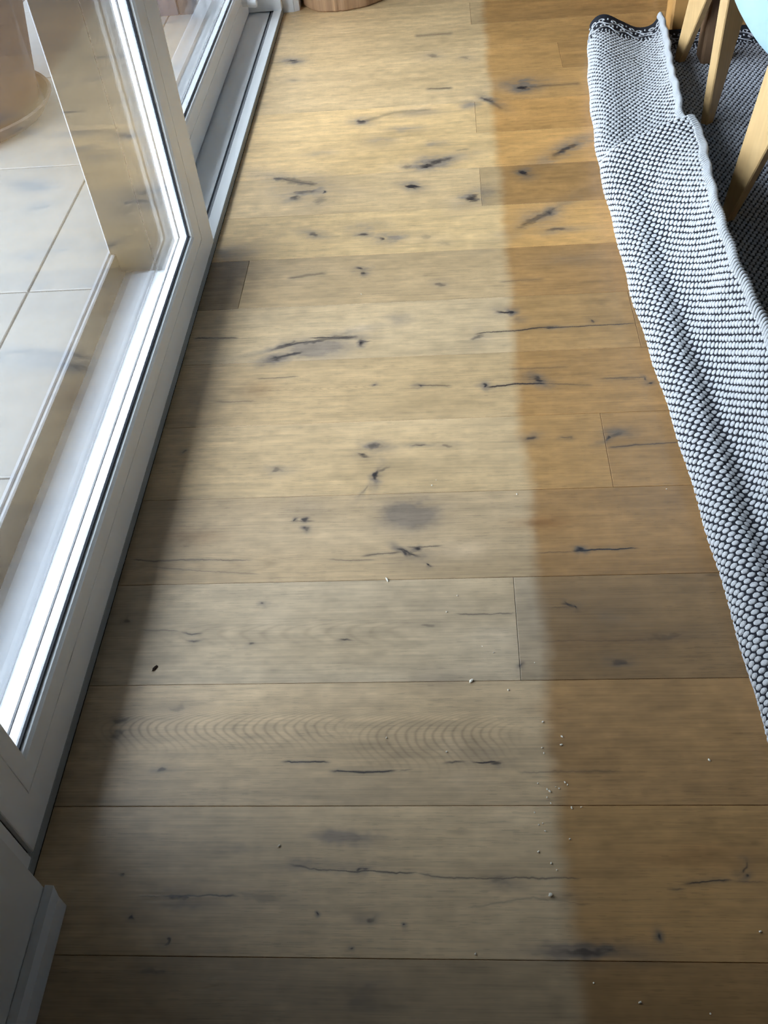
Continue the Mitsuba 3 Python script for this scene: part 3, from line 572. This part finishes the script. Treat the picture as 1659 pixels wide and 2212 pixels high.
BORDER = 0.140
PS = 0.0126
cs, cy, cp = [], [], []
ns = int(ARC * 0.93 / PS)
y, j = YE - BORDER - 0.003, 0
while y > 0.30:
    k = min(max((y - 0.8) / 1.2, 0), 1)
    pitch = 0.0086 + 0.0028 * k * k * (3 - 2 * k)       # the loops are stretched a little where the sheet is pulled up
    for i in range(ns):
        s = 0.06 + (i + 0.5 * (j % 2)) * PS / ARC
        if s < 0.972:
            cs.append(s)
            cy.append(y)
            cp.append(pitch)
    y -= pitch
    j += 1
cp = np.array(cp)
cs, cy = np.array(cs), np.array(cy)
cs += rng.normal(0, 0.0013, len(cs)) + 0.004 * np.sin(cy * 9) * np.sin(cs * 6)
cy = cy + rng.normal(0, 0.0003, len(cy))
C, N, U, V = flap(np.clip(cs, 0, 1), cy)
v, f = domes(C, U, V, N, 0.0055 * rng.uniform(.92, 1.05, len(C)), 0.465 * cp * rng.uniform(.93, 1.05, len(C)), 0.0021 * rng.uniform(.85, 1.2, len(C)))
add('rug__weave', (v, f), 'yarn_white', smooth=True)
lab('rug__weave', 'white woven yarn bumps on black ground', kind='stuff')

# upper side of the flat part under the chairs: ribbed rows of grey yarn
gx, gy = [], []
for j in range(int((YE - BORDER - 0.3) / 0.0105)):
    y = YE - BORDER - 0.004 - j * 0.0105
    for i in range(52):
        gx.append(1.005 + (i + 0.5 * (j % 2)) * 0.0128)
        gy.append(y)
gx, gy = np.array(gx) + rng.normal(0, .0004, len(gx)), np.array(gy) + rng.normal(0, .0004, len(gy))
C = np.stack([gx, gy, np.full(len(gx), 0.0062)], 1)
one = np.ones((len(C), 1))
v, f = domes(C, one * [[1., 0, 0]], one * [[0, 1., 0]], one * [[0, 0, 1.]], 0.0050, 0.0053, 0.0030, seg=6, levels=((1.0, -0.1), (0.75, 0.7)))
add('rug__weave_001', (v, f), 'yarn_grey', smooth=True)
lab('rug__weave_001', 'grey ribbed upper side under the chairs', kind='stuff')

# whipped stitches along the free edge
st_v, st_f, off = [], [], 0
for y in np.arange(0.30, YE - 0.004, 0.0092):
    a = []
    for s_, lift, dyy in ((0.962, 0.0016, 0.0), (0.985, 0.0022, 0.0035), (1.0, 0.0012, 0.0060), (1.0, -0.0052, 0.0075)):
        p, n, u, w = flap(np.array([s_]), np.array([min(y + dyy, YE)]))
        a.append((p + n * lift + u * (0.0015 if s_ == 1.0 else 0))[0])
    m = tube(catmull(a, 3), 0.0027, 6)
    st_v.append(m.vertices)
    st_f.append(m.faces + off)
    off += len(m.vertices)
add('rug__edge_stitching', (np.vstack(st_v), np.vstack(st_f)), 'yarn_white', smooth=True)
lab('rug__edge_stitching', 'white whipped stitches along the free edge', kind='stuff')


# scrolled border: vine lines, hooks, dots and small rosettes worked in white on black
def motif(width, period=0.054):
    """Polylines (a, b) and radii in border coordinates: a along the rug end, b back from the end edge, in metres."""
    out = []
    aa = np.linspace(0, width, int(width / 0.002))
    for b0, ph in ((0.064, 0.0), (0.100, 0.5)):
        out.append((np.stack([aa, b0 + 0.0085 * np.cos(2 * np.pi * (aa / period + ph))], 1), 0.0022))
    t = np.linspace(0, 1, 10)
    for k in range(-1, int(width / period) + 2):
        for b0, ph, sc in ((0.046, 0.5, 1.0), (0.084, 0.0, 0.9)):
            a0 = (k + ph) * period
            for sg in (-1, 1):
                cx, cb = a0 + sg * 0.0110, b0 + 0.002
                ang = np.pi * (-0.15 + 1.35 * t)
                out.append((np.stack([cx - sg * 0.0066 * sc * np.cos(ang), cb - 0.0085 * sc * np.sin(ang)], 1), 0.0022))
                out.append((np.array([[cx + sg * .0030, cb + .0035], [cx + sg * .0040, cb + .0065]]), 0.0031))
            out.append((np.array([[a0 + period / 2, b0 - 0.010], [a0 + period / 2, b0 - 0.003]]), 0.0028))
        th = np.linspace(0, 2 * np.pi, 10)
        a0 = (k + 0.5) * period
        out.append((np.stack([a0 + 0.0105 * np.cos(th), 0.124 + 0.0105 * np.sin(th)], 1), 0.0017))
        out.append((np.array([[a0, 0.1215], [a0, 0.1265]]), 0.0026))
        for da in (-0.018, 0.018, -0.027):
            out.append((np.array([[a0 + da, 0.116], [a0 + da, 0.122]]), 0.0027))
            out.append((np.array([[a0 + da * 0.92, 0.131], [a0 + da * 0.92, 0.136]]), 0.0030))
    return [(q[(q[:, 0] > 0.001) & (q[:, 0] < width - 0.001)], r) for q, r in out]


def lay(lines, place):
    vs, fs, o = [], [], 0
    for q, r in lines:
        if len(q) < 2:
            continue
        p, n = place(q)
        m = tube(p + n * 0.0003, r, 5)
        vs.append(m.vertices)
        fs.append(m.faces + o)
        o += len(m.vertices)
    return np.vstack(vs), np.vstack(fs)


v, f = lay(motif(ARC * 0.94), lambda q: flap(np.clip(0.05 + q[:, 0] / ARC, 0, 1), YE - q[:, 1])[:2])
add('rug__border_scroll', (v, f), 'yarn_white', smooth=True)
lab('rug__border_scroll', 'white scroll pattern on the black end border', kind='stuff')
v, f = lay(motif(0.9), lambda q: (np.stack([1.03 + q[:, 0], YE - q[:, 1], np.full(len(q), 0.0064)], 1), np.array([[0, 0, 1.0]])))
add('rug__border_scroll_001', (v, f), 'yarn_grey', smooth=True)
lab('rug__border_scroll_001', 'scroll pattern on the flat end border under the table', kind='stuff')

# ---------------------------------------------------------------- chairs


def beech(p, n, uv):
    s = fbm(p.x * 60, p.y * 60, p.z * 6)
    g = noise(p.x * 260, p.y * 260, p.z * 14)
    return mix((0.60, 0.40, 0.19), (0.52, 0.33, 0.145), s) * (0.94 + 0.1 * g)


def table_oak(p, n, uv):
    s = fbm(p.x * 50, p.y * 50, p.z * 4)
    return mix((0.50, 0.27, 0.09), (0.42, 0.21, 0.065), s)


scene['beech'] = textured(beech, 0.4, 0.4)
scene['table_oak'] = textured(table_oak, 0.42, 0.4)
scene['shaded_oak'] = solid((0.17, 0.10, 0.055), 0.45, 0.4)  # oak darkened to carry the shade under the tabletop and chairs
scene['shell_plastic'] = solid((0.36, 0.54, 0.66), 0.35, 0.5)
scene['black_metal'] = solid((0.03, 0.03, 0.03), 0.4, 0.5)


def blade_leg(F, Tp, cen, w0=0.013, w1=0.055, th=0.012):
    """A tapering flat leg whose broad sides lie in the plane through the chair's axis; F foot centre, Tp top centre."""
    F, Tp = np.array(F, float), np.array(Tp, float)
    rad = np.array([F[0] - cen[0], F[1] - cen[1], 0])
    rad /= np.linalg.norm(rad)
    side = np.array([-rad[1], rad[0], 0])
    rings = []
    for t in np.linspace(0, 1, 9):
        c = F + (Tp - F) * t
        w = w0 + (w1 - w0) * t ** 0.9
        h = th * (0.85 + 0.25 * t)
        b = 0.0025
        rings.append([c + rad * a + side * s for a, s in ((w - b, h), (w, h - b), (w, -h + b), (w - b, -h), (-w + b, -h), (-w, -h + b), (-w, h - b), (-w + b, h))])
    return loft(rings)


def shell_mesh(cx, cy, zs, back=0.0):
    """A bucket seat facing +x: seat pan, rounded waist and back in one surface of even thickness."""
    # centre line in (x, z), from front lip over the seat to the top of the back
    cl = catmull([(0.215, -0.03), (0.205, 0.0), (0.12, 0.006), (0.0, -0.004), (-0.10, 0.0), (-0.165, 0.024), (-0.205, 0.075), (-0.232, 0.16), (-0.250, 0.26), (-0.268, 0.36), (-0.272, 0.375)], 6)
    n = len(cl)
    t = np.linspace(0, 1, n)
    half = np.interp(t, [0, .06, .2, .4, .55, .65, .8, .92, .97, 1], [.17, .205, .222, .226, .228, .226, .208, .185, .15, .10])
    curl = np.interp(t, [0, .15, .4, .6, .8, 1], [.012, .03, .05, .065, .05, .02])
    d = np.gradient(cl, axis=0)
    d /= np.linalg.norm(d, axis=1, keepdims=True)
    nx, nz = d[:, 1], -d[:, 0]
    nx, nz = np.where(t >= 0, nx, nx), nz
    m = 25
    w = np.linspace(-1, 1, m)
    P = np.zeros((n, m, 3))
    for i in range(n):
        up = np.array([nx[i], nz[i]])
        up = -up if np.dot(up, (0.3, 1.0)) < 0 else up
        lift = curl[i] * np.abs(w) ** 3.0
        P[i, :, 0] = cx + cl[i, 0] + up[0] * lift
        P[i, :, 1] = cy + w * half[i] * (1 - 0.04 * w ** 4)
        P[i, :, 2] = zs + cl[i, 1] + up[1] * lift
    du, dv = np.gradient(P, axis=0), np.gradient(P, axis=1)
    N = np.cross(du, dv)
    N /= np.linalg.norm(N, axis=-1, keepdims=True) + 1e-12
    if N[n // 3, m // 2, 2] < 0:
        N = -N
    return sheet(P, N, 0.006)


def chair(i, cx, cy, legs, zs, text):
    key = num('dining_chair', i)
    add(key + '__seat_shell', shell_mesh(cx, cy, zs), 'shell_plastic', smooth=50)
    lab(key + '__seat_shell', 'pale blue moulded seat shell')
    for q, (F, Tp) in enumerate(legs):
        add(num(key + '__leg', q), blade_leg(F, Tp, (cx, cy)), 'beech')
    add(key + '__cross_bracket', trimesh.util.concatenate([tube([(cx - .10, cy - .10, zs - .024), (cx + .10, cy + .10, zs - .024)], 0.011, 8), tube([(cx - .10, cy + .10, zs - .024), (cx + .10, cy - .10, zs - .024)], 0.011, 8)]), 'black_metal', smooth=50)
    lab(key + '__cross_bracket', 'dark cross bracket under the seat')
    lab(key, text, 'chair', 'dining chairs along the table')


def chair_legs(xf, yn, yf, xt, tn, tf, xr=1.46):
    zf, zt = 0.0085, 0.412
    return [((xf, yf, zf), (xt, tf, zt)), ((xf, yn, zf), (xt, tn, zt)), ((xr, yf, zf), (xr - .07, tf - .01, zt)), ((xr, yn, zf), (xr - .07, tn + .01, zt))]


chair(0, 1.23, 1.69, chair_legs(1.13, 1.48, 1.885, 1.190, 1.54, 1.835, 1.40), 0.437, 'pale blue shell chair on tapered beech legs in the top right corner')
chair(1, 1.30, 2.45, chair_legs(1.175, 2.340, 2.720, 1.215, 2.400, 2.590, 1.48), 0.437, 'chair on tapered beech legs between the nearer blue chair and the table leg')

# ---------------------------------------------------------------- table and bench


def post(x0, x1, y0, y1, z0, z1, b=0.006):
    r = lambda z, i=0: [(x0 + b + i, y0 + i, z), (x1 - b - i, y0 + i, z), (x1 - i, y0 + b + i, z), (x1 - i, y1 - b - i, z), (x1 - b - i, y1 - i, z), (x0 + b + i, y1 - i, z), (x0 + i, y1 - b - i, z), (x0 + i, y0 + b + i, z)]
    return loft([r(z0), r(z1)])


TX0, TX1, TY0, TY1 = 1.20, 2.05, 1.15, 2.80
for q, (x, y) in enumerate([(1.225, 2.685), (1.95, 2.685), (1.225, 1.20), (1.95, 1.20)]):
    add(num('dining_table__leg', q), post(x, x + .07, y, y + .07, 0.0092, 0.690), 'shaded_oak')
add('dining_table__top', bevel_box(TX0, TX1, TY0, TY1, 0.70, 0.735, 0.004), 'shaded_oak')
add('dining_table__apron', trimesh.util.concatenate([box(1.235, 2.01, 2.69, 2.71, .62, .699), box(1.235, 2.01, 1.245, 1.265, .62, .699), box(1.235, 1.255, 1.265, 2.69, .62, .699), box(1.99, 2.01, 1.265, 2.69, .62, .699)]), 'shaded_oak')
lab('dining_table', 'oak dining table with shade painted into its wood, whose square leg stands on the rug between the chair legs', 'table')
for q, (x, y) in enumerate([(1.188, 2.952), (1.188, 3.22), (2.35, 2.952), (2.35, 3.22)]):
    add(num('wooden_bench__leg', q), post(x, x + .055, y, y + .085, 0.0005, 0.419), 'table_oak')
add('wooden_bench__seat', bevel_box(1.17, 2.43, 2.93, 3.33, 0.42, 0.452, 0.004), 'table_oak')
lab('wooden_bench', 'honey-coloured wooden bench with square legs at the far end of the table', 'bench')

# ---------------------------------------------------------------- log stool by the door


def log_side(p, n, uv):
    a = dr.atan2(p.y - 3.425, p.x - 0.2)
    s = fbm(a * 9, p.z * 3, 1.0)
    g = noise(a * 70, p.z * 5)
    c = mix((0.46, 0.28, 0.15), (0.27, 0.15, 0.08), s)
    return c * (0.85 + 0.25 * g)


def log_top(p, n, uv):
    r = dr.sqrt(dr.square(p.x - 0.2) + dr.square(p.y - 3.425)) + 0.006 * fbm(p.x * 20, p.y * 20)
    return mix((0.55, 0.38, 0.22), (0.42, 0.27, 0.14), 0.5 + 0.5 * dr.sin(r * 900))


scene['log_side'] = textured(log_side, 0.55, 0.35)
scene['log_top'] = textured(log_top, 0.6, 0.3)
ang = np.linspace(0, 2 * np.pi, 96, endpoint=False)


def log_r(a, z):
    r = 0.137 + 0.006 * np.sin(2 * a + 0.6) + 0.004 * np.sin(3 * a + 2) + 0.0015 * np.sin(11 * a) + 0.004 * np.cos(z * 7)
    return r - 0.008 * np.exp(-((a - 4.66) / 0.02) ** 2) * (0.6 + 0.4 * np.cos(z * 5))


rings = [[(0.2 + (log_r(a, z) - c) * math.cos(a), 3.425 + (log_r(a, z) - c) * math.sin(a), z) for a in ang]
         for z, c in ((0.0006, .006), (0.006, .001), (0.06, 0), (0.14, 0), (0.22, 0), (0.30, 0), (0.38, 0), (0.425, .001), (0.432, .006))]
add('log_stool__trunk', loft(rings), 'log_side', smooth=40)
add('log_stool__cut_face', loft([[(0.2 + (log_r(a, .4) - .008) * math.cos(a), 3.425 + (log_r(a, .4) - .008) * math.sin(a), z) for a in ang] for z in (0.4322, 0.4335)]), 'log_top')
lab('log_stool', 'peeled tree trunk stool with a drying crack at the far end of the door', 'stool')

# ---------------------------------------------------------------- outside: terrace, planter, crate
TZ = -0.035


def stone(p, n, uv):
    k = fbm(p.x * 4 + 3, p.y * 4, 2.0, octaves=4)
    m = fbm(p.x * 26, p.y * 26, 8.0)
    return mix((0.235, 0.235, 0.23), (0.20, 0.20, 0.197), k) * (0.96 + 0.08 * m)


scene['stone_tile'] = textured(stone, 0.5, 0.4)
scene['grout'] = solid((0.105, 0.105, 0.108), 0.9, 0.1)
add('terrace', box(-6.2, -0.2135, -3.2, 7.6, -0.2, TZ - 0.004), 'grout')
lab('terrace', 'terrace of pale square tiles outside the sliding door', 'terrace', kind='structure')
TS, TXJ, TYJ = 0.604, -0.427, 1.797
ti = 0
for a in range(-1, 9):
    for b in range(-5, 9):
        x1, x0 = TXJ - TS * a, TXJ - TS * (a + 1)
        y0, y1 = TYJ + TS * b, TYJ + TS * (b + 1)
        if x1 > -0.216:
            x1 = -0.216
        g = 0.0026
        x0, x1, y0, y1 = x0 + g, x1 - g, y0 + g, y1 - g
        m = loft([[(x0, y0, -.05), (x1, y0, -.05), (x1, y1, -.05), (x0, y1, -.05)], [(x0, y0, TZ - .0015), (x1, y0, TZ - .0015), (x1, y1, TZ - .0015), (x0, y1, TZ - .0015)],
                  [(x0 + .0015, y0 + .0015, TZ), (x1 - .0015, y0 + .0015, TZ), (x1 - .0015, y1 - .0015, TZ), (x0 + .0015, y1 - .0015, TZ)]])
        add(num('terrace__tile', ti), m, 'stone_tile')
        ti += 1


scene['render_grey'] = solid((0.42, 0.41, 0.39), 0.9, 0.1)
add('balcony', box(-1.2, -0.2405, -4.5, 6.5, 2.46, 2.68), 'render_grey')
lab('balcony', 'underside of the balcony above the terrace', 'balcony', kind='structure')

def clay(p, n, uv):
    k = fbm(p.x * 12, p.y * 12, p.z * 18)
    return mix((0.150, 0.115, 0.098), (0.115, 0.088, 0.076), k)


scene['clay'] = textured(clay, 0.8, 0.2)
scene['soil'] = solid((0.05, 0.035, 0.025), 0.95, 0.1)
PX, PYC = -0.912, 2.728
add('planter__pot', lathe([(0.205, 0.012), (0.230, 0.018), (0.238, 0.035), (0.262, 0.18), (0.288, 0.335), (0.304, 0.44), (0.322, 0.445), (0.327, 0.455), (0.327, 0.50), (0.318, 0.51), (0.288, 0.51), (0.280, 0.47)], 64, (PX, PYC, TZ)), 'clay', smooth=35)
add('planter__saucer', lathe([(0.225, 0.0006), (0.246, 0.004), (0.280, 0.045), (0.276, 0.050), (0.269, 0.047), (0.250, 0.016), (0.10, 0.0105)], 64, (PX, PYC, TZ)), 'clay', smooth=35)
add('planter__soil', lathe([(0.24, 0.462), (0.277, 0.468), (0.12, 0.485)], 40, (PX, PYC, TZ)), 'soil', smooth=35)
lab('planter', 'large taupe clay planter in its saucer on the terrace behind the glass', 'planter')


def weathered(p, n, uv):
    s = fbm(p.x * 40, p.y * 40, p.z * 4)
    return mix((0.11, 0.085, 0.075), (0.065, 0.055, 0.055), s)


scene['weathered_wood'] = textured(weathered, 0.8, 0.2)
scene['weathered_blue'] = solid((0.08, 0.10, 0.14), 0.8, 0.2)
cx0, cx1, cy0, cy1 = -0.62, -0.235, 3.47, 3.86
add('wooden_crate__box', box(cx0 + .012, cx1 - .012, cy0 + .012, cy1 - .012, TZ + .0008, 0.50), 'weathered_wood')
w = (cx1 - cx0) / 5
sl = 0
for k in range(5):
    mat = 'weathered_blue' if k in (2,) else 'weathered_wood'
    for ya, yb in ((cy0, cy0 + .0118), (cy1 - .0118, cy1)):
        add(num('wooden_crate__slat', sl), bevel_box(cx0 + k * w + .003, cx0 + (k + 1) * w - .003, ya, yb, TZ + .0008, 0.52, 0.002), mat)
        sl += 1
lab('wooden_crate', 'weathered wooden crate of upright slats outside the far end of the door', 'crate')

# ---------------------------------------------------------------- crumbs and bits on the floor
scene['crumb_pale'] = solid((0.80, 0.74, 0.62), 0.8, 0.2)
scene['crumb_dark'] = solid((0.035, 0.022, 0.015), 0.8, 0.2)


def nugget(x, y, r, seed, stretch=1.0, rot=0.0, flatz=0.7):
    g = np.random.default_rng(seed)
    m = trimesh.creation.icosphere(subdivisions=1, radius=r)
    v = m.vertices * g.uniform(0.75, 1.2, (len(m.vertices), 1)) * [stretch, 1, flatz]
    c, s = math.cos(rot), math.sin(rot)
    v = np.stack([v[:, 0] * c - v[:, 1] * s + x, v[:, 0] * s + v[:, 1] * c + y, v[:, 2] - v[:, 2].min() + 0.0003], 1)
    return trimesh.Trimesh(v, m.faces, process=False)


for i, (x, y) in enumerate(CRUMB):
    key = num('floor_crumb', i)
    add(key, nugget(x, y, rng.uniform(.0007, .0013), 100 + i, rng.uniform(1, 1.8), rng.uniform(0, 3)), 'crumb_pale')
    lab(key, 'tiny pale crumb among those scattered over the oak floor', 'crumb', 'pale crumbs scattered on the floor')
for key, x, y, r, st_, rot, mat, text, cat in (
        ('dark_twig', .0925, .7525, .0019, 3.2, 1.0, 'crumb_dark', 'short dark twig lying on the floor by the door rail', 'twig'),
        ('straw_sliver', .4237, .9072, .0013, 4.0, -1.2, 'crumb_pale', 'thin pale straw sliver lying on a plank seam in mid-floor', 'sliver'),
        ('wood_chip', .547, .7240, .0020, 2.0, .8, 'crumb_pale', 'pale wood chip on the seam beside the short plank joint', 'wood chip'),
        ('plaster_crumb', .6311, .4303, .0022, 1.2, .3, 'crumb_pale', 'larger white crumb near the lower end of the faded edge', 'crumb')):
    add(key, nugget(x, y, r, 7, st_, rot), mat)
    lab(key, text, cat)
